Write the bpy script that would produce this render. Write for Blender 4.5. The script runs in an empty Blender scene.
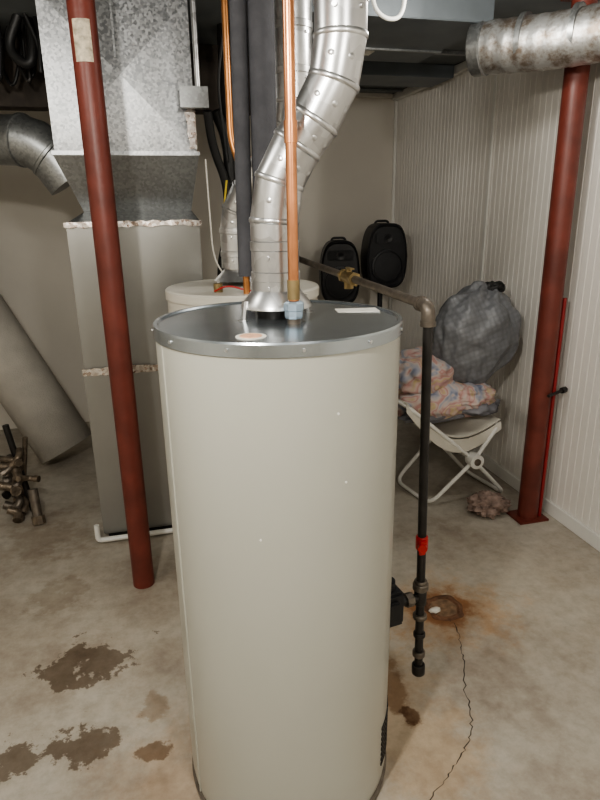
import bpy, bmesh, math, random
from mathutils import Vector, Matrix, noise
random.seed(4)
PS = math.atan(0.25); C_, S_ = math.cos(PS), math.sin(PS)
def P(x, y, z):
    """view-aligned survey coordinates -> room axes"""
    return Vector((C_*x+S_*y, -S_*x+C_*y, z))
COL = bpy.context.scene.collection

# ------------------------------------------------------------ materials
def new_mat(name):
    m = bpy.data.materials.new(name); m.use_nodes = True
    nt = m.node_tree; b = nt.nodes['Principled BSDF']
    return m, nt, b
def mat(name, col, rough=0.5, metal=0.0, var=0.12, vscale=6.0, bump=0.0, bscale=60.0, emis=None, sheen=0, coat=0):
    m, nt, b = new_mat(name)
    N, L = nt.nodes, nt.links
    g = N.new('ShaderNodeNewGeometry')
    n = N.new('ShaderNodeTexNoise'); n.inputs['Scale'].default_value = vscale; n.inputs['Detail'].default_value = 5
    L.new(g.outputs['Position'], n.inputs['Vector'])
    r = N.new('ShaderNodeValToRGB')
    r.color_ramp.elements[0].position = 0.3; r.color_ramp.elements[1].position = 0.7
    r.color_ramp.elements[0].color = [c*(1-var) for c in col]+[1]
    r.color_ramp.elements[1].color = [min(1, c*(1+var)) for c in col]+[1]
    L.new(n.outputs['Fac'], r.inputs['Fac']); L.new(r.outputs['Color'], b.inputs['Base Color'])
    b.inputs['Roughness'].default_value = rough; b.inputs['Metallic'].default_value = metal
    if sheen: b.inputs['Sheen Weight'].default_value = sheen
    if coat: b.inputs['Coat Weight'].default_value = coat
    if bump > 0:
        n2 = N.new('ShaderNodeTexNoise'); n2.inputs['Scale'].default_value = bscale; n2.inputs['Detail'].default_value = 4
        L.new(g.outputs['Position'], n2.inputs['Vector'])
        bp = N.new('ShaderNodeBump'); bp.inputs['Strength'].default_value = bump; bp.inputs['Distance'].default_value = 0.01
        L.new(n2.outputs['Fac'], bp.inputs['Height']); L.new(bp.outputs['Normal'], b.inputs['Normal'])
    return m
def galv(name, lo, hi, scale=45, rough=0.35, metal=0.85, bump=0.15, rv=.06):
    m, nt, b = new_mat(name); N, L = nt.nodes, nt.links
    g = N.new('ShaderNodeNewGeometry')
    v = N.new('ShaderNodeTexVoronoi'); v.inputs['Scale'].default_value = scale
    L.new(g.outputs['Position'], v.inputs['Vector'])
    n = N.new('ShaderNodeTexNoise'); n.inputs['Scale'].default_value = 4; L.new(g.outputs['Position'], n.inputs['Vector'])
    bw = N.new('ShaderNodeRGBToBW'); L.new(v.outputs['Color'], bw.inputs['Color'])
    mx = N.new('ShaderNodeMix'); mx.inputs[0].default_value = 0.4
    L.new(bw.outputs[0], mx.inputs[2]); L.new(n.outputs['Fac'], mx.inputs[3])
    r = N.new('ShaderNodeValToRGB'); r.color_ramp.elements[0].position = 0.3; r.color_ramp.elements[1].position = 0.7
    r.color_ramp.elements[0].color = list(lo)+[1]; r.color_ramp.elements[1].color = list(hi)+[1]
    L.new(mx.outputs[0], r.inputs['Fac']); L.new(r.outputs['Color'], b.inputs['Base Color'])
    b.inputs['Metallic'].default_value = metal
    mr = N.new('ShaderNodeMapRange'); mr.inputs['To Min'].default_value = rough-rv; mr.inputs['To Max'].default_value = rough+rv
    L.new(bw.outputs[0], mr.inputs['Value']); L.new(mr.outputs['Result'], b.inputs['Roughness'])
    bp = N.new('ShaderNodeBump'); bp.inputs['Strength'].default_value = bump; bp.inputs['Distance'].default_value = 0.01
    L.new(n.outputs['Fac'], bp.inputs['Height']); L.new(bp.outputs['Normal'], b.inputs['Normal'])
    return m

def floor_mat():
    m, nt, b = new_mat('concrete_floor'); N, L = nt.nodes, nt.links
    g = N.new('ShaderNodeNewGeometry'); pos = g.outputs['Position']
    def noise_(sc, det=6, rough=.6):
        n = N.new('ShaderNodeTexNoise'); n.inputs['Scale'].default_value = sc; n.inputs['Detail'].default_value = det
        n.inputs['Roughness'].default_value = rough; L.new(pos, n.inputs['Vector']); return n
    n1 = noise_(2.4, 9, .68); n2 = noise_(22, 6, .7)
    r = N.new('ShaderNodeValToRGB'); e = r.color_ramp.elements
    e[0].position = .32; e[0].color = (.30, .25, .20, 1); e[1].position = .60; e[1].color = (.50, .465, .405, 1)
    x = e.new(.46); x.color = (.42, .375, .315, 1)
    L.new(n1.outputs['Fac'], r.inputs['Fac'])
    r2 = N.new('ShaderNodeValToRGB'); r2.color_ramp.elements[0].position = .3; r2.color_ramp.elements[0].color = (.83, .82, .80, 1)
    r2.color_ramp.elements[1].position = .60; r2.color_ramp.elements[1].color = (1.04, 1.04, 1.04, 1)
    L.new(n2.outputs['Fac'], r2.inputs['Fac'])
    mul = N.new('ShaderNodeMix'); mul.data_type = 'RGBA'; mul.blend_type = 'MULTIPLY'; mul.inputs[0].default_value = 1
    L.new(r.outputs['Color'], mul.inputs[6]); L.new(r2.outputs['Color'], mul.inputs[7])
    cur = mul.outputs[2]
    dn = noise_(9, 8, .68); wets = []
    def stain(x, y, rx, ry, col, strength, edge=.25, amp=1.6, wet=False):
        nonlocal cur
        p = P(x, y, 0)
        s = N.new('ShaderNodeVectorMath'); s.operation = 'SUBTRACT'; L.new(pos, s.inputs[0]); s.inputs[1].default_value = (p.x, p.y, 0)
        d = N.new('ShaderNodeVectorMath'); d.operation = 'MULTIPLY'; L.new(s.outputs[0], d.inputs[0]); d.inputs[1].default_value = (1/rx, 1/ry, 0)
        l = N.new('ShaderNodeVectorMath'); l.operation = 'LENGTH'; L.new(d.outputs[0], l.inputs[0])
        a = N.new('ShaderNodeMath'); a.operation = 'MULTIPLY_ADD'; L.new(dn.outputs['Fac'], a.inputs[0]); a.inputs[1].default_value = amp*2; a.inputs[2].default_value = -amp
        ad = N.new('ShaderNodeMath'); ad.operation = 'ADD'; L.new(l.outputs['Value'], ad.inputs[0]); L.new(a.outputs[0], ad.inputs[1])
        mr = N.new('ShaderNodeMapRange'); mr.interpolation_type = 'SMOOTHSTEP'; L.new(ad.outputs[0], mr.inputs['Value'])
        mr.inputs['From Min'].default_value = 1-edge; mr.inputs['From Max'].default_value = 1+edge
        mr.inputs['To Min'].default_value = strength; mr.inputs['To Max'].default_value = 0
        mx = N.new('ShaderNodeMix'); mx.data_type = 'RGBA'; mx.blend_type = 'MULTIPLY'
        L.new(mr.outputs[0], mx.inputs[0]); L.new(cur, mx.inputs[6]); mx.inputs[7].default_value = list(col)+[1]
        cur = mx.outputs[2]
        if wet: wets.append(mr.outputs[0])
    stain(.32, 1.42, .16, .40, (1.0, .76, .52), .6, edge=.6)
    stain(.56, 1.98, .22, .17, (1.0, .72, .48), .8, edge=.6)
    stain(.55, 1.99, .12, .11, (.60, .38, .25), .9, edge=.35)
    stain(-.38, 1.25, .14, .2, (1.0, .78, .6), .6, edge=.8)
    stain(-.8, 2.0, .6, .5, (.95, .90, .84), .5, edge=.8)
    stain(.9, 2.1, .35, .3, (1.0, .92, .82), .4, edge=.8)
    stain(-.75, 1.72, .12, .10, (.40, .35, .31), .95, edge=.10, amp=3.2, wet=True)
    stain(-.72, 1.365, .19, .05, (.40, .35, .31), .95, edge=.10, amp=3.0, wet=True)
    stain(-.44, 1.36, .045, .035, (.46, .39, .33), .9, edge=.15, amp=2.4, wet=True)
    stain(-.48, 1.52, .035, .06, (.64, .57, .5), .7, edge=.3, amp=2.5, wet=True)
    stain(.33, 1.475, .03, .035, (.40, .30, .24), .95, edge=.15, wet=True)
    stain(.28, 1.60, .05, .14, (.5, .38, .28), .85, edge=.3, amp=2)
    stain(-1.0, 2.1, .1, .1, (.68, .62, .56), .6, edge=.4, amp=3)
    stain(-1.25, 2.55, .2, .15, (.72, .66, .6), .6, edge=.5, amp=3)
    L.new(cur, b.inputs['Base Color'])
    mx = wets[0]
    for w in wets[1:]:
        q = N.new('ShaderNodeMath'); q.operation = 'MAXIMUM'; L.new(mx, q.inputs[0]); L.new(w, q.inputs[1]); mx = q.outputs[0]
    mr = N.new('ShaderNodeMapRange'); L.new(mx, mr.inputs['Value']); mr.inputs['To Min'].default_value = .5; mr.inputs['To Max'].default_value = .28
    L.new(mr.outputs[0], b.inputs['Roughness'])
    bp = N.new('ShaderNodeBump'); bp.inputs['Strength'].default_value = .2; bp.inputs['Distance'].default_value = .01
    L.new(n2.outputs['Fac'], bp.inputs['Height']); L.new(bp.outputs['Normal'], b.inputs['Normal'])
    return m

M_tank = mat('tank_paint', (.44, .435, .385), .28, 0, .02, 3)
M_tank2 = mat('tank_paint_pale', (.62, .59, .52), .4, 0, .04, 3)
M_lid = mat('lid_steel', (.47, .51, .54), .24, .92, .15, 5)
M_flue = galv('flue_steel', (.50, .50, .50), (.68, .68, .68), 30, .31, .93, .25, .03)
M_galv = galv('galvanized_sheet', (.30, .31, .32), (.55, .56, .57), 110, .38, .8, .2)
M_galvd = galv('galvanized_sheet_dark', (.27, .275, .275), (.36, .37, .37), 100, .36, .82, .1)
M_furn = mat('furnace_steel', (.345, .34, .32), .33, .65, .06, 3, .05, 8)
M_foil = galv('foil_tape', (.42, .34, .29), (.76, .72, .68), 90, .3, .9, .6)
M_red = mat('oxide_red_paint', (.155, .036, .025), .42, 0, .25, 9, .1, 60)
M_redb = mat('bright_red_paint', (.45, .02, .02), .4)
M_redd = mat('dark_red_paint', (.28, .02, .02), .5)
M_copper = mat('copper', (.66, .30, .15), .30, .95, .22, 14)
M_copper2 = mat('copper_old', (.58, .27, .11), .35, .9, .2, 14)
M_foam = mat('pipe_insulation', (.085, .085, .095), .85, 0, .15, 20, .2, 90)
M_iron = mat('black_iron', (.035, .032, .03), .42, .4, .25, 25, .1, 90)
M_iron2 = mat('grey_iron', (.17, .145, .12), .45, .6, .3, 30, .1, 90)
M_brass = mat('brass', (.33, .25, .13), .45, .8, .2, 20)
M_black = mat('black_plastic', (.014, .014, .016), .45, 0, .2, 20)
M_grille = mat('speaker_grille', (.03, .03, .032), .6, .2, .3, 200, .4, 300)
M_white = mat('white_paint', (.80, .79, .75), .4, 0, .04)
M_label = mat('paper_label', (.78, .75, .68), .6, 0, .1, 60)
M_orange = mat('orange_label', (.75, .45, .30), .6, 0, .2, 90)
M_blue = mat('blue_fitting', (.34, .42, .50), .4, .6, .2, 30)
M_wall = mat('wall_beige_paint', (.72, .68, .61), .6, 0, .05, 1.5, .05, 40)
M_panel = mat('wall_panel_white', (.82, .79, .74), .42, 0, .03, 1.5)
M_ceil = mat('ceiling_dark', (.17, .185, .19), .6, 0, .25, 3)
M_duct = mat('ceiling_duct_metal', (.15, .17, .185), .42, .4, .2, 4)
M_carpet = mat('rolled_carpet', (.50, .47, .42), .9, 0, .08, 10, .4, 150)
M_sling = mat('chair_sling', (.62, .59, .52), .8, 0, .06, 10, .2, 100)
M_rust = mat('rust_dirt', (.16, .08, .045), .9, 0, .4, 30, .8, 60)
M_dark = mat('crack_dark', (.05, .04, .032), .9)
M_cable = mat('black_cable', (.015, .015, .015), .5)
M_yel = mat('yellow_wire', (.6, .45, .05), .5)
M_rag = mat('rag_cloth', (.32, .235, .20), .9, 0, .35, 25, .5, 120)
M_hose = mat('old_metal', (.20, .16, .12), .45, .6, .4, 30, .3, 60)

def quilt_mat():
    m, nt, b = new_mat('quilted_bag'); N, L = nt.nodes, nt.links
    tc = N.new('ShaderNodeTexCoord')
    mp = N.new('ShaderNodeMapping'); mp.inputs['Scale'].default_value = (38, 38, 38); mp.inputs['Rotation'].default_value = (.3, .6, .2)
    L.new(tc.outputs['Object'], mp.inputs['Vector'])
    v = N.new('ShaderNodeTexVoronoi'); v.inputs['Scale'].default_value = 1; v.inputs['Randomness'].default_value = .15
    L.new(mp.outputs[0], v.inputs['Vector'])
    r = N.new('ShaderNodeValToRGB'); r.color_ramp.elements[0].color = (.21, .215, .23, 1); r.color_ramp.elements[1].color = (.15, .155, .165, 1)
    r.color_ramp.elements[0].position = .1; r.color_ramp.elements[1].position = .8
    L.new(v.outputs['Distance'], r.inputs['Fac']); L.new(r.outputs['Color'], b.inputs['Base Color'])
    bp = N.new('ShaderNodeBump'); bp.invert = True; bp.inputs['Strength'].default_value = .4; bp.inputs['Distance'].default_value = .01
    L.new(v.outputs['Distance'], bp.inputs['Height']); L.new(bp.outputs['Normal'], b.inputs['Normal'])
    b.inputs['Roughness'].default_value = .36
    return m
def blanket_mat():
    m, nt, b = new_mat('printed_blanket'); N, L = nt.nodes, nt.links
    tc = N.new('ShaderNodeTexCoord')
    n0 = N.new('ShaderNodeTexNoise'); n0.inputs['Scale'].default_value = 6; n0.inputs['Distortion'].default_value = 1.6; n0.inputs['Detail'].default_value = 2
    L.new(tc.outputs['Object'], n0.inputs['Vector'])
    r = N.new('ShaderNodeValToRGB'); e = r.color_ramp.elements
    e[0].position = .3; e[0].color = (.18, .20, .28, 1); e[1].position = .70; e[1].color = (.56, .53, .48, 1)
    for p, c in ((.38, (.34, .35, .41)), (.44, (.54, .46, .42)), (.50, (.46, .25, .23)), (.54, (.55, .42, .38)), (.59, (.52, .42, .24)), (.63, (.46, .28, .28))):
        x = e.new(p); x.color = list(c)+[1]
    L.new(n0.outputs['Fac'], r.inputs['Fac']); L.new(r.outputs['Color'], b.inputs['Base Color'])
    b.inputs['Roughness'].default_value = .85
    return m
def mottled_foil():
    m, nt, b = new_mat('wrapped_duct_foil'); N, L = nt.nodes, nt.links
    g = N.new('ShaderNodeNewGeometry')
    n = N.new('ShaderNodeTexNoise'); n.inputs['Scale'].default_value = 14; n.inputs['Detail'].default_value = 8; n.inputs['Roughness'].default_value = .72
    L.new(g.outputs['Position'], n.inputs['Vector'])
    r = N.new('ShaderNodeValToRGB'); e = r.color_ramp.elements
    e[0].position = .40; e[0].color = (.26, .21, .17, 1); e[1].position = .56; e[1].color = (.56, .56, .55, 1)
    L.new(n.outputs['Fac'], r.inputs['Fac']); L.new(r.outputs['Color'], b.inputs['Base Color'])
    b.inputs['Metallic'].default_value = .75; b.inputs['Roughness'].default_value = .34
    bp = N.new('ShaderNodeBump'); bp.inputs['Strength'].default_value = .5; bp.inputs['Distance'].default_value = .01
    L.new(n.outputs['Fac'], bp.inputs['Height']); L.new(bp.outputs['Normal'], b.inputs['Normal'])
    return m

# ------------------------------------------------------------ mesh helpers
def group(name):
    o = bpy.data.objects.new(name, None); COL.objects.link(o); o.empty_display_size = .1; return o
def make(name, bm, m, parent=None, smooth=True, ang=40):
    bmesh.ops.recalc_face_normals(bm, faces=bm.faces)
    me = bpy.data.meshes.new(name); bm.to_mesh(me); bm.free()
    o = bpy.data.objects.new(name, me); COL.objects.link(o)
    if m: me.materials.append(m)
    if smooth:
        me.polygons.foreach_set('use_smooth', [True]*len(me.polygons))
        try: me.set_sharp_from_angle(angle=math.radians(ang))
        except Exception: pass
    if parent: o.parent = parent
    return o
def box(name, lo, hi, m, parent=None, bev=0.0, rot=0.0):
    """axis-aligned (room axes) box; rot about its own centre"""
    lo = Vector(lo); hi = Vector(hi); c = (lo+hi)/2; s = hi-lo
    bm = bmesh.new(); bmesh.ops.create_cube(bm, size=1)
    bmesh.ops.scale(bm, vec=s, verts=bm.verts)
    if bev: bmesh.ops.bevel(bm, geom=bm.edges[:], offset=bev, segments=2, affect='EDGES')
    if rot: bmesh.ops.rotate(bm, matrix=Matrix.Rotation(rot, 3, 'Z'), verts=bm.verts)
    bmesh.ops.translate(bm, vec=c, verts=bm.verts)
    return make(name, bm, m, parent)
def sweep(name, pts, r, m, parent=None, seg=20, cap=True, ang=40):
    pts = [Vector(p) for p in pts]; n = len(pts)
    rs = r if isinstance(r, (list, tuple)) else [r]*n
    tan = []
    for i in range(n):
        a = (pts[i]-pts[i-1]).normalized() if i > 0 else None
        b = (pts[i+1]-pts[i]).normalized() if i < n-1 else None
        t = a if b is None else b if a is None else (a+b)
        tan.append(t.normalized())
    u = tan[0].orthogonal().normalized()
    bm = bmesh.new(); rings = []
    for i in range(n):
        u = (u - tan[i]*u.dot(tan[i])).normalized(); w = tan[i].cross(u)
        rings.append([bm.verts.new(pts[i]+(u*math.cos(k*math.tau/seg)+w*math.sin(k*math.tau/seg))*rs[i]) for k in range(seg)])
    for i in range(n-1):
        for k in range(seg):
            bm.faces.new((rings[i][k], rings[i][(k+1) % seg], rings[i+1][(k+1) % seg], rings[i+1][k]))
    if cap:
        bm.faces.new(rings[0]); bm.faces.new(rings[-1])
    return make(name, bm, m, parent, True, ang)
def fillet(pts, rad, n=6):
    pts = [Vector(p) for p in pts]; out = [pts[0]]
    for i in range(1, len(pts)-1):
        a, b, c = pts[i-1], pts[i], pts[i+1]
        d1 = min(rad, (a-b).length*.49); d2 = min(rad, (c-b).length*.49)
        p1 = b+(a-b).normalized()*d1; p2 = b+(c-b).normalized()*d2
        for k in range(n+1):
            t = k/n; out.append(p1*(1-t)**2+b*2*t*(1-t)+p2*t*t)
    out.append(pts[-1]); return out
def lathe(name, prof, c, m, parent=None, seg=96, ang=30):
    bm = bmesh.new(); rings = []
    for r, z in prof:
        if r < 1e-5: rings.append([bm.verts.new((c.x, c.y, z))])
        else: rings.append([bm.verts.new((c.x+r*math.cos(k*math.tau/seg), c.y+r*math.sin(k*math.tau/seg), z)) for k in range(seg)])
    for A, B in zip(rings, rings[1:]):
        for k in range(seg):
            k2 = (k+1) % seg
            if len(A) == 1 and len(B) > 1: bm.faces.new((A[0], B[k], B[k2]))
            elif len(B) == 1 and len(A) > 1: bm.faces.new((A[k], A[k2], B[0]))
            elif len(A) > 1: bm.faces.new((A[k], A[k2], B[k2], B[k]))
    return make(name, bm, m, parent, True, ang)
def cyl(name, a, b, r, m, parent=None, seg=24): return sweep(name, [a, b], r, m, parent, seg)
def blob(name, c, s, m, parent=None, amp=.15, freq=3, sub=5, flat=None, seed=0, shape=None):
    bm = bmesh.new(); bmesh.ops.create_icosphere(bm, subdivisions=sub, radius=1)
    for v in bm.verts:
        p = v.co.copy()
        if shape: p = shape(p)
        d = noise.noise(v.co*freq+Vector((seed, seed*2, 0)))*amp + noise.noise(v.co*freq*2.7+Vector((0, seed, 5)))*amp*.45
        rg = 1-abs(noise.noise(v.co*freq*1.6+Vector((seed, 3, seed))))*2
        p = p*(1+d+amp*.35*rg)
        v.co = Vector((p.x*s[0], p.y*s[1], p.z*s[2]))
        if flat is not None and v.co.z < flat: v.co.z = flat+(v.co.z-flat)*.05
    o = make(name, bm, m, parent, True, 180); o.location = c
    return o

# ------------------------------------------------------------ room shell
AR, AL, BB, BF, HC = 1.89, -1.80, 4.505, -2.2, 2.28
box('floor', (AL-.1, BF-.1, -.1), (AR+.1, BB+.1, 0), floor_mat())
box('ceiling', (AL-.1, BF-.1, HC), (AR+.1, BB+.1, HC+.1), M_ceil)
box('wall_back', (AL-.1, BB, 0), (AR+.1, BB+.1, HC), M_wall)
box('wall_left', (AL-.1, BF, 0), (AL, BB, HC), M_wall)
box('wall_front', (AL-.1, BF-.1, 0), (AR+.1, BF, HC), M_wall)
# right wall: bead-board with modelled grooves
bm = bmesh.new(); prof = []; y = BF
while y < BB-.001:
    prof += [(AR, y), (AR, min(y+.0395, BB)), (AR+.004, min(y+.0418, BB)), (AR+.004, min(y+.0437, BB))]; y += .046
prof.append((AR, BB)); prof += [(AR+.1, BB), (AR+.1, BF)]
lo = [bm.verts.new((a, b, 0)) for a, b in prof]; hi = [bm.verts.new((a, b, HC)) for a, b in prof]
for i in range(len(prof)):
    j = (i+1) % len(prof)
    if (lo[i].co-lo[j].co).length > 1e-6: bm.faces.new((lo[i], lo[j], hi[j], hi[i]))
make('wall_right', bm, M_panel, None, False)
box('baseboard_right', (AR-.014, BF, 0), (AR-.0005, BB, .07), M_white, bev=.003)
box('baseboard_back', (.4, BB-.014, 0), (AR-.015, BB-.0005, .07), M_wall, bev=.003)
for i, b in enumerate((3.166, 1.95, .73, -.49)):
    box('trim_%d' % (i+1), (AR-.008, b-.014, .071), (AR-.0005, b+.014, HC-.045), M_white, bev=.002)
box('trim_5', (AR-.04, BF, HC-.045), (AR-.0005, BB, HC-.0005), M_white, bev=.004)
box('trim_6', (AL, BB-.03, HC-.03), (AR-.041, BB-.0005, HC-.0005), M_wall, bev=.004)
box('trim_7', (AR-.02, BB-.02, .071), (AR-.0005, BB-.0005, HC-.045), M_white, bev=.003)

# crack in the slab
ck = [(.555, 1.93), (.573, 1.862), (.56, 1.78), (.55, 1.70), (.522, 1.57), (.515, 1.48), (.4965, 1.396), (.45, 1.33), (.40, 1.27), (.3366, 1.206), (.30, 1.10)]
bm = bmesh.new(); L_, R_ = [], []
fine = []
for (x0, y0), (x1, y1) in zip(ck, ck[1:]):
    for k in range(6):
        t = k/6; fine.append((x0+(x1-x0)*t+random.uniform(-.006, .006), y0+(y1-y0)*t+random.uniform(-.004, .004)))
for x, y in fine:
    w = random.uniform(.0006, .0022)
    L_.append(bm.verts.new(P(x-w, y, .0008))); R_.append(bm.verts.new(P(x+w, y, .0008)))
for i in range(len(L_)-1): bm.faces.new((L_[i], R_[i], R_[i+1], L_[i+1]))
make('floor_crack', bm, M_dark, None, False)

# ------------------------------------------------------------ main water heater
WH = group('water_heater'); R = .273; HT = 1.268; TX, TY = -.046, 1.345
tc = P(TX, TY, 0)
lathe('tank_body', [(0, .012), (R-.012, .012), (R-.004, .02), (R, .05), (R, HT-.02), (0, HT-.02)], tc, M_tank, WH, 160)
lathe('base_ring', [(R-.02, 0), (R+.002, 0), (R+.004, .018), (R-.005, .022)], tc, M_iron2, WH, 96)
lathe('lid', [(R+.001, HT-.028), (R+.004, HT-.028), (R+.004, HT-.004), (R+.002, HT), (R-.006, HT), (R-.010, HT-.004), (.12, HT-.001), (0, HT-.001)], tc, M_lid, WH, 160, 25)
# jacket seam down the left front
a2 = math.radians(211)
s2 = P(TX+R*math.cos(a2), TY+R*math.sin(a2), 0)
cyl('jacket_seam', Vector((s2.x, s2.y, .03)), Vector((s2.x, s2.y, HT-.03)), .0024, M_tank, WH, 8)
for k in range(12):
    t = math.tau*k/12+.2
    q = P(TX+(R+.006)*math.cos(t), TY+(R+.006)*math.sin(t), HT-.015)
    o = P(TX+(R+.003)*math.cos(t), TY+(R+.003)*math.sin(t), HT-.015)
    cyl('lid_screw_%d' % k, o, q+(q-o)*.3, .0035, M_flue, WH, 10)
# vent louvres near the base on the right
for k in range(8):
    z = .09+k*.017
    for j, dg in enumerate((-6, -15, -23)):
        t = math.radians(dg); c = P(TX+R*math.cos(t), TY+R*math.sin(t), z)
        box('louvre_%d_%d' % (k, j), (c.x-.0025, c.y-.017, z-.004), (c.x+.0025, c.y+.017, z+.004), M_black, WH, rot=t-PS)
for n, (t, z) in enumerate(((262, .86), (300, .97), (296, 1.12))):
    t = math.radians(t)
    cyl('jacket_screw_%d' % n, P(TX+R*math.cos(t), TY+R*math.sin(t), z), P(TX+(R+.002)*math.cos(t), TY+(R+.002)*math.sin(t), z), .0025, M_white, WH, 10)
# labels on the lid
def disc(name, c, r, m, parent, sx=1, sy=1, n=28, th=.0012):
    bm = bmesh.new()
    lo = [bm.verts.new((c.x+r*sx*math.cos(k*math.tau/n), c.y+r*sy*math.sin(k*math.tau/n), c.z)) for k in range(n)]
    hi = [bm.verts.new(v.co+Vector((0, 0, th))) for v in lo]
    bm.faces.new(lo); bm.faces.new(hi)
    for k in range(n): bm.faces.new((lo[k], lo[(k+1) % n], hi[(k+1) % n], hi[k]))
    return make(name, bm, m, parent, False)
disc('round_sticker', P(-.093, 1.145, HT-.003), .030, M_label, WH)
disc('round_sticker_print', P(-.093, 1.145, HT-.0018), .022, M_orange, WH)
c = P(.140, 1.435, HT)
box('paper_label', (c.x-.05, c.y-.025, HT-.003), (c.x+.05, c.y+.025, HT-.0012), M_label, WH, rot=-.15)
# draft hood
HX, HY = -.050, 1.365
hc = P(HX, HY, 0)
lathe('flue_outlet', [(.044, HT-.003), (.046, HT+.022), (.042, HT+.022), (.040, HT)], hc, M_iron, WH, 48)
lathe('draft_hood', [(.076, HT+.022), (.080, HT+.022), (.078, HT+.030), (.054, HT+.060), (.054, HT+.085), (.048, HT+.085), (.050, HT+.060), (.074, HT+.030)], hc, M_flue, WH, 64)
for k in range(4):
    t = math.radians(35+90*k)
    a = P(HX+.086*math.cos(t), HY+.086*math.sin(t), HT-.002); b = P(HX+.080*math.cos(t), HY+.080*math.sin(t), HT+.040)
    sweep('hood_leg_%d' % k, [a, b], .0055, M_flue, WH, 6)
    disc('hood_foot_%d' % k, P(HX+.09*math.cos(t), HY+.09*math.sin(t), HT-.002), .012, M_flue, WH)
# gas control
t = math.radians(22)
gc = P(TX+(R+.035)*math.cos(t), TY+(R+.035)*math.sin(t), .42)
box('gas_control', (gc.x-.036, gc.y-.04, .36), (gc.x+.036, gc.y+.04, .47), M_black, WH, bev=.008, rot=t-PS)
cyl('gas_knob', gc+Vector((0, 0, .049)), gc+Vector((0, 0, .075)), .022, M_black, WH)
box('gas_thermostat_dial', gc+Vector((-.02, -.052, -.03)), gc+Vector((.02, -.036, .03)), M_black, WH, bev=.004)
# cold water nipple and dielectric union
cx, cy = -.010, 1.27
cyl('nipple', P(cx, cy, HT-.004), P(cx, cy, HT+.02), .014, M_iron2, WH)
lathe('dielectric_union', [(0, HT+.010), (.018, HT+.010), (.020, HT+.015), (.020, HT+.026), (.022, HT+.028), (.022, HT+.042), (.016, HT+.046), (0, HT+.046)], P(cx, cy, 0), M_blue, WH, 8, 20)

# copper supply pipe
CP = group('copper_water_pipe')
cyl('riser', P(cx, cy, HT+.047), P(cx, cy, HC-.001), .0112, M_copper, CP)
for i, z in enumerate((HT+.068, 1.64, 2.05)):
    cyl('coupling_%d' % i, P(cx, cy, z-.018), P(cx, cy, z+.022), .0132, M_copper if i else M_brass, CP)

# ------------------------------------------------------------ flue with adjustable elbows
def flue(name, pts, r, m, bend=.10, seams=(), rows=3):
    g = group(name)
    pts = [Vector(p) for p in pts]
    path = [pts[0]]; joints = []
    for i in range(1, len(pts)-1):
        a, b, c = pts[i-1], pts[i], pts[i+1]
        p1 = b+(a-b).normalized()*bend; p2 = b+(c-b).normalized()*bend
        for k in range(rows):
            t = k/(rows-1); q = p1*(1-t)**2+b*2*t*(1-t)+p2*t*t; path.append(q); joints.append(len(path)-1)
    path.append(pts[-1])
    sweep('pipe', path, r, m, g, 48, True, 10)
    for n, ji in enumerate(joints):
        d = (path[ji+1]-path[ji-1]).normalized(); p = path[ji]
        sweep('bead_%d' % n, [p-d*.006, p-d*.003, p+d*.003, p+d*.006], [r*1.005, r*1.045, r*1.045, r*1.005], m, g, 48)
    for n, (i, f) in enumerate(seams):
        a, b = pts[i], pts[i+1]; d = (b-a).normalized(); p = a+(b-a)*f
        sweep('seam_%d' % n, [p-d*.022, p-d*.020, p-d*.002, p], [r, r*1.035, r*1.035, r], m, g, 48)
        u = Vector((math.cos(-1.6), math.sin(-1.6), 0)); u = (u-d*u.dot(d)).normalized()
        for s in (-.5, .55):
            v = Matrix.Rotation(s, 3, d) @ u
            q = p-d*.035+v*(r-.001); cyl('screw_%d_%d' % (n, int(s > 0)), q, q+v*.006, .005, M_flue, g, 10)
    # dimples / crimps pressed into the elbow gores
    for n in range(len(joints)-1):
        a, b = path[joints[n]], path[joints[n+1]]
        if (b-a).length > .1: continue
        d = (b-a).normalized(); u = Vector((math.cos(-1.4), math.sin(-1.4), 0)); u = (u-d*u.dot(d)).normalized()
        for s in (-.7, .1, .8):
            v = Matrix.Rotation(s, 3, d) @ u; q = (a+b)/2+v*(r-.006)
            sweep('dimple_%d_%d' % (n, int(s*10+10)), [q, q+v*.005, q+v*.007], [.009, .008, .003], m, g, 14)
    return g
flue('vent_flue', [P(HX, HY, HT+.075), P(HX, HY, 1.560), P(.092, HY-.01, 1.740), P(.092, HY-.01, HC-.001)], .053, M_flue, .085,
     [(0, .12), (0, .42), (2, .30), (2, .7)])

# ------------------------------------------------------------ second heater
W2 = group('water_heater'); X2, Y2, H2, R2 = -.210, 2.30, 1.225, .283
c2 = P(X2, Y2, 0)
lathe('tank_body', [(0, 0), (R2-.01, 0), (R2, .03), (R2, H2-.02), (0, H2-.02)], c2, M_tank2, W2, 96)
lathe('lid', [(R2+.001, H2-.035), (R2+.006, H2-.035), (R2+.006, H2-.006), (R2, H2), (0, H2+.002)], c2, M_tank2, W2, 96)
lathe('draft_hood', [(.09, H2+.02), (.095, H2+.02), (.055, H2+.06), (.055, H2+.08)], P(-.225, 2.33, 0), M_flue, W2, 48)
for k in range(4):
    t = math.radians(35+90*k)
    cyl('hood_leg_%d' % k, P(-.225+.09*math.cos(t), 2.33+.09*math.sin(t), H2-.002), P(-.225+.09*math.cos(t), 2.33+.09*math.sin(t), H2+.024), .006, M_flue, W2, 8)
cyl('relief_valve', P(-.28, 2.12, H2-.001), P(-.28, 2.12, H2+.03), .016, M_brass, W2)
sweep('wire', fillet([P(-.29, 2.10, H2+.006), P(-.24, 2.08, H2+.03), P(-.16, 2.06, H2+.006), P(-.10, 2.10, H2+.01)], .04), .003, M_redb, W2, 8)
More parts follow.
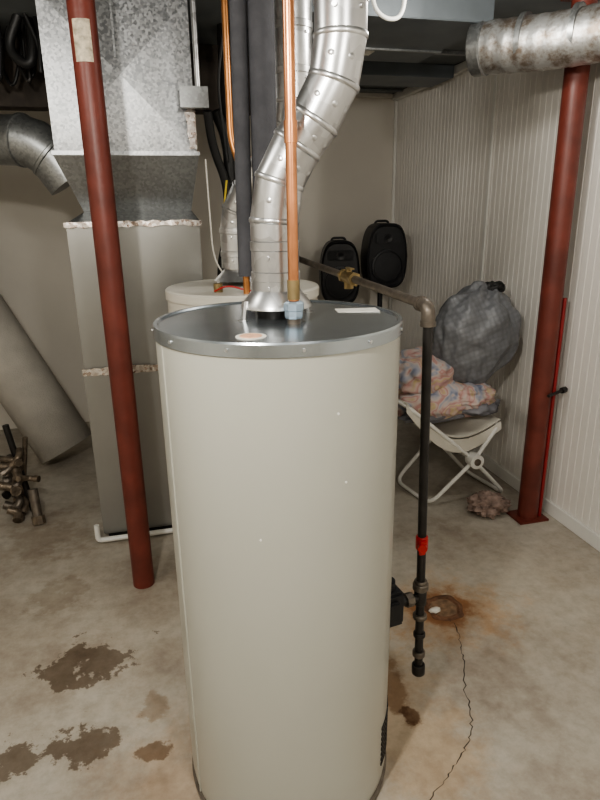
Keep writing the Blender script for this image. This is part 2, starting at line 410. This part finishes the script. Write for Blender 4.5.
flue('vent_flue', [P(-.225, 2.33, H2+.065), P(-.225, 2.33, 1.50), P(-.005, 2.22, 1.76), P(-.005, 2.22, HC-.001)], .064, M_flue, .08, [(0, .3), (0, .7), (1, .5), (2, .35), (2, .6), (2, .85)])
IP = group('insulated_pipe')
cyl('foam', P(-.176, 2.07, H2+.06), P(-.165, 2.07, HC-.001), .026, M_foam, IP)
cyl('stub', P(-.176, 2.07, H2), P(-.176, 2.07, H2+.06), .012, M_copper2, IP)
IP = group('insulated_pipe')
cyl('foam', P(-.104, 2.08, H2+.04), P(-.099, 2.08, HC-.001), .041, M_foam, IP)
cyl('stub', P(-.104, 2.08, H2), P(-.104, 2.08, H2+.04), .014, M_copper2, IP)
C2 = group('copper_water_pipe')
sweep('riser', fillet([P(-.25, 2.50, HC-.001), P(-.25, 2.50, 1.75), P(-.20, 2.50, 1.60), P(-.20, 2.50, H2+.003)], .05), .013, M_copper2, C2)

# ------------------------------------------------------------ gas line
GP = group('gas_pipe')
top = P(.325, 1.50, 1.262); bot = P(.350, 1.50, .135)
far = P(-.02, 2.80, 1.29)
def on(z): f = (top.z-z)/(top.z-bot.z); return top+(bot-top)*f
cyl('horizontal_run', far, top, .0125, M_iron2, GP)
cyl('far_riser', far, Vector((far.x, far.y, HC-.001)), .0125, M_iron, GP)
sweep('elbow', fillet([top+(far-top).normalized()*.045, top, on(top.z-.045)], .035), .0175, M_iron2, GP)
cyl('elbow_collar_1', top+(far-top).normalized()*.035, top+(far-top).normalized()*.048, .020, M_iron2, GP)
cyl('elbow_collar_2', on(top.z-.037), on(top.z-.050), .020, M_iron2, GP)
cyl('drop', on(top.z-.03), on(.15), .0125, M_iron, GP)
for n, (z, h, r, mm) in enumerate(((.570, .042, .0175, M_redb), (.435, .022, .023, M_iron2), (.455, .012, .019, M_iron2), (.385, .05, .018, M_iron), (.335, .016, .021, M_iron2), (.20, .02, .019, M_iron2), (.135, .035, .020, M_iron), (.27, .016, .018, M_iron))):
    sweep('fitting_%d' % n, [on(z), on(z+.003), on(z+h-.003), on(z+h)], [r*.88, r, r, r*.88], mm, GP, 24)
v0 = on(.59); vd = (P(.0, 0, 0)-P(.20, 1.5, 0)).normalized()
cyl('valve_stem', v0, v0+vd*.028, .009, M_brass, GP)
hnd = box('valve_handle', v0+vd*.030+Vector((-.010, -.004, -.022)), v0+vd*.030+Vector((.010, .004, .026)), M_redb, GP, bev=.003)
cyl('valve_hub', v0+vd*.025, v0+vd*.036, .013, M_redb, GP)
tee = on(.41)
cyl('branch', tee, Vector((gc.x+.02, gc.y+.0, .41)), .0125, M_iron, GP)
d = (gc-tee); d.z = 0; d.normalize()
cyl('branch_union', tee+d*.028, tee+d*.05, .021, M_iron2, GP, 8)
dr = (top-far).normalized()
m1 = far+(top-far)*.56
cyl('shutoff_body', m1-dr*.04, m1+dr*.04, .020, M_brass, GP, 16)
cyl('shutoff_nut_a', m1-dr*.058, m1-dr*.038, .024, M_brass, GP, 6)
cyl('shutoff_nut_b', m1+dr*.058, m1+dr*.038, .024, M_brass, GP, 6)
cyl('shutoff_stem', m1, m1+Vector((0, 0, .030)), .010, M_brass, GP)
box('shutoff_lever', m1+Vector((-.008, -.035, .028)), m1+Vector((.008, .02, .033)), M_brass, GP, bev=.001)
cyl('shutoff_union', m1-Vector((0, 0, .038)), m1, .017, M_brass, GP, 8)

# floor drain (flush, corroded)
FD = group('floor_drain'); dc = P(.55, 1.99, 0)
bm = bmesh.new(); K = 48; a_, b_, c_ = [], [], []
for k in range(K):
    t = math.tau*k/K; j = noise.noise(Vector((math.cos(t)*2, math.sin(t)*2, 1)))*.014
    for lst, r, z in ((a_, .052+j, .001), (b_, .062+j, .007), (c_, .078+j*1.5, .001)):
        lst.append(bm.verts.new((dc.x+r*math.cos(t), dc.y+r*math.sin(t), z)))
for A, B in ((a_, b_), (b_, c_)):
    for k in range(K): bm.faces.new((A[k], A[(k+1) % K], B[(k+1) % K], B[k]))
make('corroded_rim', bm, M_rust, FD)
disc('sump', P(.55, 1.99, .0004), .054, mat('drain_sediment', (.24, .15, .09), .8, 0, .4, 40), FD)
blob('debris', P(.510, 1.965, .010), (.022, .014, .009), M_label, FD, .3, 2, 3)

# ------------------------------------------------------------ furnace with plenum
FU = group('furnace')
fa0, fa1, fb0, fb1 = -.302, .250, 2.694, 3.34
box('cabinet', (fa0, fb0, .03), (fa1, fb1, .83), M_furn, FU, bev=.004)
box('plenum_lower', (fa0+.006, fb0+.006, .832), (fa1-.006, fb1, 1.45), M_furn, FU, bev=.003)
box('cabinet_foot', (fa0+.02, fb0+.02, 0), (fa1-.02, fb1-.02, .03), M_iron, FU)
bm = bmesh.new()
tp = [(fa0-.01, fb0-.01), (fa1+.01, fb0-.01), (fa1+.01, fb1), (fa0-.01, fb1)]
bt = [(fa0+.075, fb0+.10), (fa1-.03, fb0+.10), (fa1-.03, fb1), (fa0+.075, fb1)]
b2 = [(fa0, fb0), (fa1, fb0), (fa1, fb1), (fa0, fb1)]
l0 = [bm.verts.new((a, b, 1.722)) for a, b in tp]; l1 = [bm.verts.new((a, b, 1.50)) for a, b in bt]; l2 = [bm.verts.new((a, b, 1.451)) for a, b in b2]
for A, B in ((l0, l1), (l1, l2)):
    for i in range(4): bm.faces.new((A[i], A[(i+1) % 4], B[(i+1) % 4], B[i]))
bm.faces.new(l0); bm.faces.new(l2)
make('transition', bm, M_galvd, FU, False)
# upper trunk with cross-break creases
bm = bmesh.new(); z0, z1 = 1.725, HC-.001
for (p, q) in (((fa0, fb0), (fa1, fb0)), ((fa1, fb0), (fa1, fb1)), ((fa1, fb1), (fa0, fb1)), ((fa0, fb1), (fa0, fb0))):
    vs = [bm.verts.new((p[0], p[1], z0)), bm.verts.new((q[0], q[1], z0)), bm.verts.new((q[0], q[1], z1)), bm.verts.new((p[0], p[1], z1))]
    nrm = Vector((q[1]-p[1], -(q[0]-p[0]), 0)).normalized()
    cc = bm.verts.new(Vector(((p[0]+q[0])/2, (p[1]+q[1])/2, (z0+z1)/2))+nrm*.024)
    for i in range(4): bm.faces.new((vs[i], vs[(i+1) % 4], cc))
make('supply_plenum', bm, M_galv, FU, False)
box('plenum_flange', (fa0-.012, fb0-.012, 1.714), (fa1+.012, fb1, 1.730), M_galv, FU, bev=.002)
for n, (z, h, e0, e1) in enumerate(((1.450, .022, fa0, fa1), (.83, .034, fa0, fa1))):
    bm = bmesh.new(); K = 22; top_, bot_ = [], []
    for k in range(K+1):
        a = e0-.002+(e1-e0+.004)*k/K
        top_.append(bm.verts.new((a, fb0-.0035-random.random()*.002, z+h/2+random.uniform(-.004, .004))))
        bot_.append(bm.verts.new((a, fb0-.0035-random.random()*.002, z-h/2+random.uniform(-.004, .004))))
    for k in range(K): bm.faces.new((top_[k], top_[k+1], bot_[k+1], bot_[k]))
    make('foil_tape_%d' % n, bm, M_foil, FU, False)
bm = bmesh.new(); top_, bot_ = [], []
for k in range(16):
    z = 1.74+.22*k/15
    top_.append(bm.verts.new((fa1-.035+random.uniform(-.01, .01), fb0-.012, z))); bot_.append(bm.verts.new((fa1+.003, fb0-.010, z)))
for k in range(15): bm.faces.new((top_[k], top_[k+1], bot_[k+1], bot_[k]))
make('foil_tape_corner', bm, M_foil, FU, False)
box('seam_cleat', (fa0+.26, fb0-.026, 2.06), (fa0+.268, fb0-.004, 2.26), M_galv, FU)
sweep('condensate_pipe', fillet([Vector((fa0-.025, fb0-.03, .10)), Vector((fa0-.025, fb0-.035, .022)), Vector((fa1+.05, fb0-.035, .022)), Vector((fa1+.05, fb0+.2, .022))], .02), .0125, M_white, FU, 14)

# electrical switch box + conduit + cables
EB = group('electrical_box')
q = P(-.397, 2.60, 1.92); ey = fb0-.030
box('box', (q.x-.052, ey-.06, 1.885), (q.x+.052, ey, 1.955), M_galv, EB, bev=.003)
box('cover', (q.x-.055, ey-.064, 1.882), (q.x+.055, ey-.060, 1.958), M_galvd, EB, bev=.001)
cyl('conduit', Vector((q.x+.02, ey-.03, 1.956)), Vector((q.x+.02, ey-.03, HC-.001)), .011, M_flue, EB)
CB = group('cable_bundle')
def pth(l): return fillet([P(*p) for p in l], .08, 6)
sweep('flex_conduit', pth([(-.355, 2.66, 1.88), (-.35, 2.72, 1.75), (-.30, 2.78, 1.6), (-.31, 2.76, 1.4), (-.35, 2.76, 1.25), (-.34, 2.78, .9)]), .018, M_cable, CB, 14)
sweep('cable_a', pth([(-.34, 2.80, 1.90), (-.30, 2.84, 1.8), (-.29, 2.86, 1.5), (-.32, 2.85, 1.2), (-.32, 2.86, .8)]), .024, M_cable, CB, 14)
sweep('cable_b', pth([(-.375, 2.665, 1.7), (-.37, 2.66, 1.5), (-.365, 2.66, 1.3), (-.32, 2.68, 1.22)]), .0035, M_label, CB, 8)
sweep('cable_c', pth([(-.30, 2.74, 1.62), (-.33, 2.74, 1.42), (-.27, 2.74, 1.36), (-.23, 2.70, 1.55)]), .0045, M_yel, CB, 8)
sweep('cable_d', pth([(-.27, 2.76, HC-.01), (-.32, 2.76, 2.0), (-.30, 2.80, 1.7)]), .006, M_cable, CB, 8)
cyl('vent_stack', P(-.30, 3.05, 1.0), P(-.30, 3.05, HC-.001), .045, M_iron, CB)

# round side duct elbow
SD = group('round_duct')
pa = [P(-1.66, 3.0, 1.83), P(-1.19, 2.84, 1.80), P(-1.08, 2.85, 1.74), P(-1.01, 2.865, 1.63)]
sweep('pipe', [pa[0], pa[1], pa[1]*.5+pa[2]*.5+Vector((0, 0, .012)), pa[2], pa[3]], .105, M_galvd, SD, 40, True, 12)
for n, i in enumerate((1, 2)):
    d = (pa[i+1]-pa[i-1]).normalized(); sweep('bead_%d' % n, [pa[i]-d*.010, pa[i]-d*.006, pa[i]+d*.006, pa[i]+d*.010], [.105, .111, .111, .105], M_galvd, SD, 40)
cyl('end_cap', pa[0], pa[0]+(pa[0]-pa[1]).normalized()*.02, .11, M_galvd, SD, 40)
cyl('hanger_strap', P(-1.50, 2.96, 1.92), P(-1.50, 2.96, HC-.001), .006, M_galvd, SD, 8)
# added dark box standing in for shade, and hanging wiring upper left
box('shade_filler_box', (AL+.001, 3.36, 1.98), (.9, 3.50, HC-.001), mat('shade_filler_dark', (.06, .048, .038), .8, 0, .3, 12), None, bev=.004)
HW = group('hanging_wiring')
for k in range(12):
    x = -1.50+k*.036; yy = 2.9+random.uniform(-.1, .15)
    sweep('wire_%d' % k, fillet([P(x, yy, HC-.001), P(x+random.uniform(-.08, .05), yy, 2.15), P(x+random.uniform(-.03, .06), yy-.03, 1.98+random.uniform(-.0, .1)), P(x+.05, yy, 2.2), P(x+.02, yy+.05, HC-.001)], .07), random.choice((.008, .014, .020)), random.choice((M_cable, M_iron, M_cable, M_hose)), HW, 10)

# ------------------------------------------------------------ steel columns
LC = group('steel_column')
bp_ = P(-.672, 2.187, 0)
cyl('shaft', Vector((bp_.x, bp_.y, .0)), Vector((bp_.x, bp_.y, HC-.012)), .0435, M_red, LC, 48)
cyl('top_plate', Vector((bp_.x, bp_.y, HC-.012)), Vector((bp_.x, bp_.y, HC-.001)), .07, M_red, LC, 4)
bm = bmesh.new(); K = 12; rr = []
for k in range(K+1):
    t = math.radians(-120+75*k/K)+(-PS)
    rr.append((bm.verts.new((bp_.x+.0441*math.cos(t), bp_.y+.0441*math.sin(t), 1.955)), bm.verts.new((bp_.x+.0441*math.cos(t), bp_.y+.0441*math.sin(t), 2.075))))
for k in range(K): bm.faces.new((rr[k][0], rr[k+1][0], rr[k+1][1], rr[k][1]))
make('label', bm, mat('column_label', (.55, .48, .36), .6, 0, .4, 55), LC)
RC = group('steel_column')
rp = P(1.136, 2.70, 0)
cyl('shaft', Vector((rp.x, rp.y, .012)), Vector((rp.x, rp.y, HC-.012)), .048, M_red, RC, 48)
box('base_plate', (rp.x-.08, rp.y-.065, 0), (rp.x+.08, rp.y+.065, .012), M_red, RC, bev=.002)
cyl('top_plate', Vector((rp.x, rp.y, HC-.012)), Vector((rp.x, rp.y, HC-.001)), .09, M_red, RC, 4)
cyl('adjusting_rod', Vector((rp.x+.055, rp.y-.02, .012)), Vector((rp.x+.055, rp.y-.02, 1.10)), .009, M_redd, RC)
cyl('clamp_bolt', Vector((rp.x-.01, rp.y-.07, .66)), Vector((rp.x+.10, rp.y-.03, .67)), .007, M_iron, RC)
cyl('clamp_nut', Vector((rp.x+.085, rp.y-.036, .668)), Vector((rp.x+.11, rp.y-.027, .671)), .015, M_iron, RC, 6)

# ------------------------------------------------------------ ceiling ductwork
TD = group('ceiling_duct')
box('trunk', (.55, 2.45, 2.19), (1.43, 3.15, HC-.001), M_duct, TD, bev=.003)
box('flange', (.545, 2.90, 2.183), (1.435, 2.92, HC-.001), M_galvd, TD, bev=.002)
box('sticker', (.98, 2.95, 2.187), (1.12, 3.03, 2.1895), M_label, TD)
box('branch', (.95, 3.55, 2.21), (1.84, 3.85, HC-.001), M_duct, TD, bev=.003)
box('seam_strip', (.5, 3.25, 2.262), (1.84, 3.28, HC-.001), M_galvd, TD, bev=.002)
for k in range(3):
    b = 3.95+.17*k
    cyl('joist_strap_%d' % k, Vector((.2, b, HC-.012)), Vector((1.84, b, HC-.012)), .010, M_ceil, TD, 8)
RD = group('round_duct')
ra = P(.76, 2.78, 2.115); rb = P(1.24, 2.40, 2.10)
n = 50; pts = []; rs = []
for k in range(n+1):
    f = k/n; p = ra+(rb-ra)*f+Vector((0, 0, -.012*math.sin(f*math.pi))); pts.append(p)
    rs.append(.097+.0015*math.sin(k*1.3)+random.uniform(-.001, .001))
sweep('wrapped_pipe', pts, rs, mottled_foil(), RD, 40, True, 60)
d = (rb-ra).normalized()
for n, f in enumerate((.30, .62)):
    p = ra+(rb-ra)*f; sweep('strap_%d' % n, [p-d*.012, p-d*.01, p+d*.01, p+d*.012], [.097, .1015, .1015, .097], M_galvd, RD, 40)
sweep('collar', [ra-d*.02, ra-d*.015, ra+d*.03, ra+d*.035], [.098, .104, .104, .098], M_galvd, RD, 40)
HP = group('hanging_hook')
hp = P(.26, 2.30, 0)
sweep('hook', fillet([Vector((hp.x, hp.y, HC-.001)), Vector((hp.x, hp.y, 2.14)), Vector((hp.x+.05, hp.y, 2.10)), Vector((hp.x+.11, hp.y, 2.11)), Vector((hp.x+.12, hp.y, 2.2)), Vector((hp.x+.12, hp.y, HC-.001))], .05), .007, M_white, HP, 12)

# ------------------------------------------------------------ speakers on stands
def speaker(x, y, z, yaw, w=.30, h=.47):
    g = group('loudspeaker'); c = P(x, y, z)
    g.location = c; g.rotation_euler = (0, 0, yaw)
    def outline(s, top=1.0):
        o = []
        for k in range(48):
            t = math.tau*k/48; ct, st = math.cos(t), math.sin(t)
            e = .55
            xx = abs(ct)**e*math.copysign(1, ct); zz = abs(st)**e*math.copysign(1, st)
            wd = 1-.16*max(0, zz)-.05*max(0, -zz)
            o.append((xx*w/2*wd*s, zz*h/2*s))
        return o
    bm = bmesh.new(); rings = []
    for yy, s in ((-.130, .90), (-.138, .94), (-.130, 1.0), (.02, 1.0), (.11, .72), (.12, .66)):
        rings.append([bm.verts.new((a, yy, b)) for a, b in outline(s)])
    for A, B in zip(rings, rings[1:]):
        for k in range(48): bm.faces.new((A[k], A[(k+1) % 48], B[(k+1) % 48], B[k]))
    bm.faces.new(rings[0]); bm.faces.new(rings[-1])
    make('cabinet', bm, M_black, g, True, 30)
    def ringY(name, zc, prof, m):
        bm = bmesh.new(); S = 40; rg = []
        for r, yy in prof: rg.append([bm.verts.new((r*math.cos(k*math.tau/S), yy, zc+r*math.sin(k*math.tau/S))) for k in range(S)])
        for A, B in zip(rg, rg[1:]):
            for k in range(S): bm.faces.new((A[k], A[(k+1) % S], B[(k+1) % S], B[k]))
        bm.faces.new(rg[-1]); return make(name, bm, m, g, True, 30)
    ringY('woofer_ring', -.065, [(.108, -.130), (.108, -.146), (.099, -.148), (.095, -.142)], M_black)
    ringY('woofer_grille', -.065, [(.095, -.140), (.07, -.148), (.03, -.152)], M_grille)
    bm = bmesh.new(); bmesh.ops.create_cube(bm, size=1); bmesh.ops.scale(bm, vec=(.17, .012, .065), verts=bm.verts)
    bmesh.ops.bevel(bm, geom=bm.edges[:], offset=.005, segments=2, affect='EDGES'); bmesh.ops.translate(bm, vec=(0, -.136, .115), verts=bm.verts)
    make('horn_flare', bm, M_grille, g)
    ringY('horn', .115, [(.028, -.140), (.028, -.148), (.022, -.148), (.01, -.142)], M_black)
    sweep('handle', fillet([(-.05, 0, h/2-.012), (-.04, 0, h/2+.012), (.04, 0, h/2+.012), (.05, 0, h/2-.012)], .02), .008, M_black, g, 10)
    zb = -h/2
    cyl('stand_pole', (0, 0, zb+.01), (0, 0, -z+.12), .0175, M_black, g)
    cyl('stand_lower_tube', (0, 0, -z+.75*z*.7), (0, 0, -z+.10), .022, M_black, g)
    cyl('stand_collar', (0, 0, -z+.52), (0, 0, -z+.58), .032, M_black, g)
    for k in range(3):
        t = math.tau*k/3+math.pi/2+.1-yaw
        e = Vector((.24*math.cos(t), .24*math.sin(t), -z+.012))
        cyl('stand_leg_%d' % k, (0.03*math.cos(t), .03*math.sin(t), -z+.54), e, .011, M_black, g, 12)
        cyl('stand_brace_%d' % k, (0.02*math.cos(t), .02*math.sin(t), -z+.14), (.16*math.cos(t), .16*math.sin(t), -z+.205), .007, M_black, g, 8)
    return g
speaker(.568, 4.20, 1.190, -.05, .280, .42)
speaker(.277, 4.20, 1.085, -.20, .265, .42)

# ------------------------------------------------------------ folding chair with laundry
FC = group('folding_chair')
off = Vector(P(-.13, .30, 0))
At, Af = P(.52, 2.80, .57), P(1.10, 2.93, .015)
Bt, Bf = P(1.03, 2.90, .44), P(.67, 2.82, .015)
hub = P(.89, 2.87, .25)
sweep('leg_tube_a', fillet([At+off, At, hub, Af, Af+off, hub+off, At+off*1.001], .07, 8), .0105, M_white, FC, 14)
sweep('leg_tube_b', fillet([Bt+off, Bt, hub+Vector((0, -.02, 0)), Bf, Bf+off, hub+off+Vector((0, .02, 0)), Bt+off*1.001], .07, 8), .0105, M_white, FC, 14)
cyl('hub_cap', hub+Vector((0, -.05, 0)), hub+Vector((0, .01, 0)), .038, M_white, FC)
cyl('hub_pin', hub+Vector((0, -.056, 0)), hub+Vector((0, -.05, 0)), .018, M_iron2, FC)
cyl('hub_bar', hub, hub+off, .009, M_white, FC)
bm = bmesh.new(); G = []
for i in range(13):
    f = i/12; row = []
    for j in range(9):
        g2 = j/8
        p = (At+(Bt-At)*f)+off*g2; p.z -= .14*math.sin(f*math.pi)-.012
        row.append(bm.verts.new(p))
    G.append(row)
for i in range(12):
    for j in range(8): bm.faces.new((G[i][j], G[i+1][j], G[i+1][j+1], G[i][j+1]))
o = make('sling_seat', bm, M_sling, FC, True, 180)
sm = o.modifiers.new('s', 'SOLIDIFY'); sm.thickness = .004
bm = bmesh.new(); row1, row2 = [], []
for i in range(13):
    f = i/12; p = At+(Bt-At)*f; p.z -= .14*math.sin(f*math.pi)-.005
    row1.append(bm.verts.new(p+Vector((0, -.004, 0)))); row2.append(bm.verts.new(p+Vector((0, -.012, -.04-.03*math.sin(f*3.14)))))
for i in range(12): bm.faces.new((row1[i], row1[i+1], row2[i+1], row2[i]))
make('sling_skirt', bm, M_sling, FC)
bmat = blanket_mat(); gcl = mat('grey_cloth', (.20, .20, .22), .85, 0, .3, 8)
BL = group('blanket_pile'); bc = P(.73, 3.0, .57)
blob('lower_fold', bc+Vector((.01, 0, -.03)), (.25, .16, .11), bmat, BL, .16, 1.9, 5, seed=1)
blob('upper_fold', bc+P(-.09, .02, .095), (.17, .15, .13), bmat, BL, .18, 1.9, 5, seed=6)
blob('edge_fold', bc+P(.15, -.03, .0), (.12, .12, .07), bmat, BL, .2, 2.4, 5, seed=9)
blob('grey_fold', bc+P(.19, -.06, -.05), (.10, .09, .045), gcl, BL, .25, 2.4, 4, seed=12)
blob('dark_fold', bc+P(-.05, -.09, -.09), (.17, .07, .035), gcl, BL, .2, 2.4, 4, seed=14)
BG = group('laundry_bag')
def bagshape(p):
    q = p.copy(); z = p.z
    w = 1.0
    if z < .1: w = 1.0-.46*((.1-z)/1.1)**1.1
    if z > .55: w = 1.0-.22*((z-.55)/.45)
    q.x = p.x*w; q.y = p.y*w
    a = math.atan2(p.y, p.x)
    if z > .25:
        k = (z-.25)/.75; f = 1+.14*k*math.sin(8*a+2*z)
        q.x *= f; q.y *= f
    return q
BC = P(.890, 3.03, .84)
bag = blob('sack', BC, (.23, .17, .29), quilt_mat(), BG, .13, 1.5, 6, seed=3, shape=bagshape)
bag.rotation_euler = (0, math.radians(18), 0)
kn = BC+Matrix.Rotation(math.radians(18), 3, 'Y') @ Vector((0, 0, .280))
blob('gathered_neck', kn, (.055, .045, .026), M_cable, BG, .35, 3, 4)
sweep('drawstring', fillet([kn, kn+Vector((.03, -.02, .035)), kn+Vector((.065, -.02, .0)), kn+Vector((.04, -.04, -.02)), kn], .02), .006, M_cable, BG, 8)
sweep('drawstring_tail', fillet([kn, kn+Vector((-.03, -.03, .012)), kn+Vector((-.06, -.02, -.02))], .02), .006, M_cable, BG, 8)

rg = blob('crumpled_rag', P(.955, 2.76, .042), (.085, .07, .05), M_rag, None, .5, 3.0, 5, flat=-.038, seed=5)

# ------------------------------------------------------------ rolled carpet
RCp = group('rolled_carpet')
p0 = P(-1.46, 3.48, .095); p1 = P(-2.19, 3.62, 1.42)
ax = (p1-p0).normalized(); u = ax.orthogonal().normalized(); w = ax.cross(u)
bm = bmesh.new(); A_, B_ = [], []
K = 260; turns = 6
for k in range(K+1):
    t = k/K; r = .035+.145*t; a = t*turns*math.tau
    d = u*math.cos(a)*r+w*math.sin(a)*r
    A_.append(bm.verts.new(p0+d)); B_.append(bm.verts.new(p1+d))
for k in range(K): bm.faces.new((A_[k], A_[k+1], B_[k+1], B_[k]))
o = make('roll', bm, M_carpet, RCp, True, 60); sm = o.modifiers.new('s', 'SOLIDIFY'); sm.thickness = .012

# heap of old pipes and fittings, lower left
HH = group('pipe_fittings_pile')
hb = P(-1.43, 2.82, 0)
rnd = random.Random(11)
for k in range(16):
    a = rnd.uniform(0, math.pi); r = rnd.uniform(.0, .10); L = rnd.uniform(.06, .13); z = .025+.020*k
    c = hb+Vector((rnd.uniform(-.10, .06)*(1-k/26), rnd.uniform(-.10, .10)*(1-k/26), z))
    d = Vector((math.cos(a)*L*.6, math.sin(a)*L*.6, rnd.uniform(-.01, .05)))
    u = Vector((-math.sin(a), math.cos(a), .4))*L*.7
    m = rnd.choice((M_hose, M_iron2, M_iron, M_hose)); rr = rnd.uniform(.014, .024)
    sweep('elbow_pipe_%d' % k, fillet([c-d, c, c+u], .05), rr, m, HH, 14)
    e = (c-d); dd = d.normalized(); cyl('collar_%d' % k, e, e+dd*.022, rr*1.25, m, HH, 8)
cyl('standing_pipe_a', hb+Vector((.07, -.13, .0)), hb+Vector((.055, -.08, .17)), .024, M_iron2, HH)
cyl('standing_pipe_b', hb+Vector((.02, .03, .0)), hb+Vector((-.05, .05, .48)), .016, M_iron, HH)
cyl('standing_pipe_c', hb+Vector((-.04, .06, .0)), hb+Vector((.03, .06, .40)), .013, M_hose, HH)
cyl('coupler', hb+Vector((.072, -.135, .0)), hb+Vector((.068, -.122, .04)), .032, M_hose, HH, 8)

# ------------------------------------------------------------ lights
def point(name, loc, e, col, rad=.06):
    l = bpy.data.lights.new(name, 'POINT'); l.energy = e; l.color = col; l.shadow_soft_size = rad
    o = bpy.data.objects.new(name, l); COL.objects.link(o); o.location = loc; return o
W = (1, .96, .885)
point('bulb_or_fill', P(-.45, .25, 2.02), 66, W, .05)
point('bulb_or_fill', P(.75, -.6, 2.12), 50, W, .10)
point('bulb_or_fill', P(.62, 2.15, 2.16), 13, W, .06)  # added fill light, brightens the back of the room
point('bulb_or_fill', P(-1.15, 1.3, 2.15), 12, W, .08)  # small fill light added to lift the left side
w = bpy.data.worlds.new('world'); bpy.context.scene.world = w; w.use_nodes = True
w.node_tree.nodes['Background'].inputs[0].default_value = (.8, .85, 1, 1); w.node_tree.nodes['Background'].inputs[1].default_value = .2
try: bpy.context.scene.view_settings.look = 'AgX - Medium High Contrast'
except Exception: pass

# ------------------------------------------------------------ camera
th = math.radians(17.7); ph = .0157
F = Vector((0, math.cos(th), -math.sin(th))); U = Vector((0, math.sin(th), math.cos(th))); Rr = Vector((1, 0, 0))
right = Rr*math.cos(ph)-U*math.sin(ph); up = Rr*math.sin(ph)+U*math.cos(ph)
cv = lambda v: P(v.x, v.y, v.z)
r_, u_, f_ = cv(right), cv(up), cv(F)
cam = bpy.data.cameras.new('camera'); co = bpy.data.objects.new('camera', cam); COL.objects.link(co)
m4 = Matrix((( r_.x, u_.x, -f_.x, 0), (r_.y, u_.y, -f_.y, 0), (r_.z, u_.z, -f_.z, 1.5), (0, 0, 0, 1)))
co.matrix_world = m4
cam.sensor_fit = 'HORIZONTAL'; cam.sensor_width = 36; cam.lens = 36; cam.clip_start = .02
bpy.context.scene.camera = co
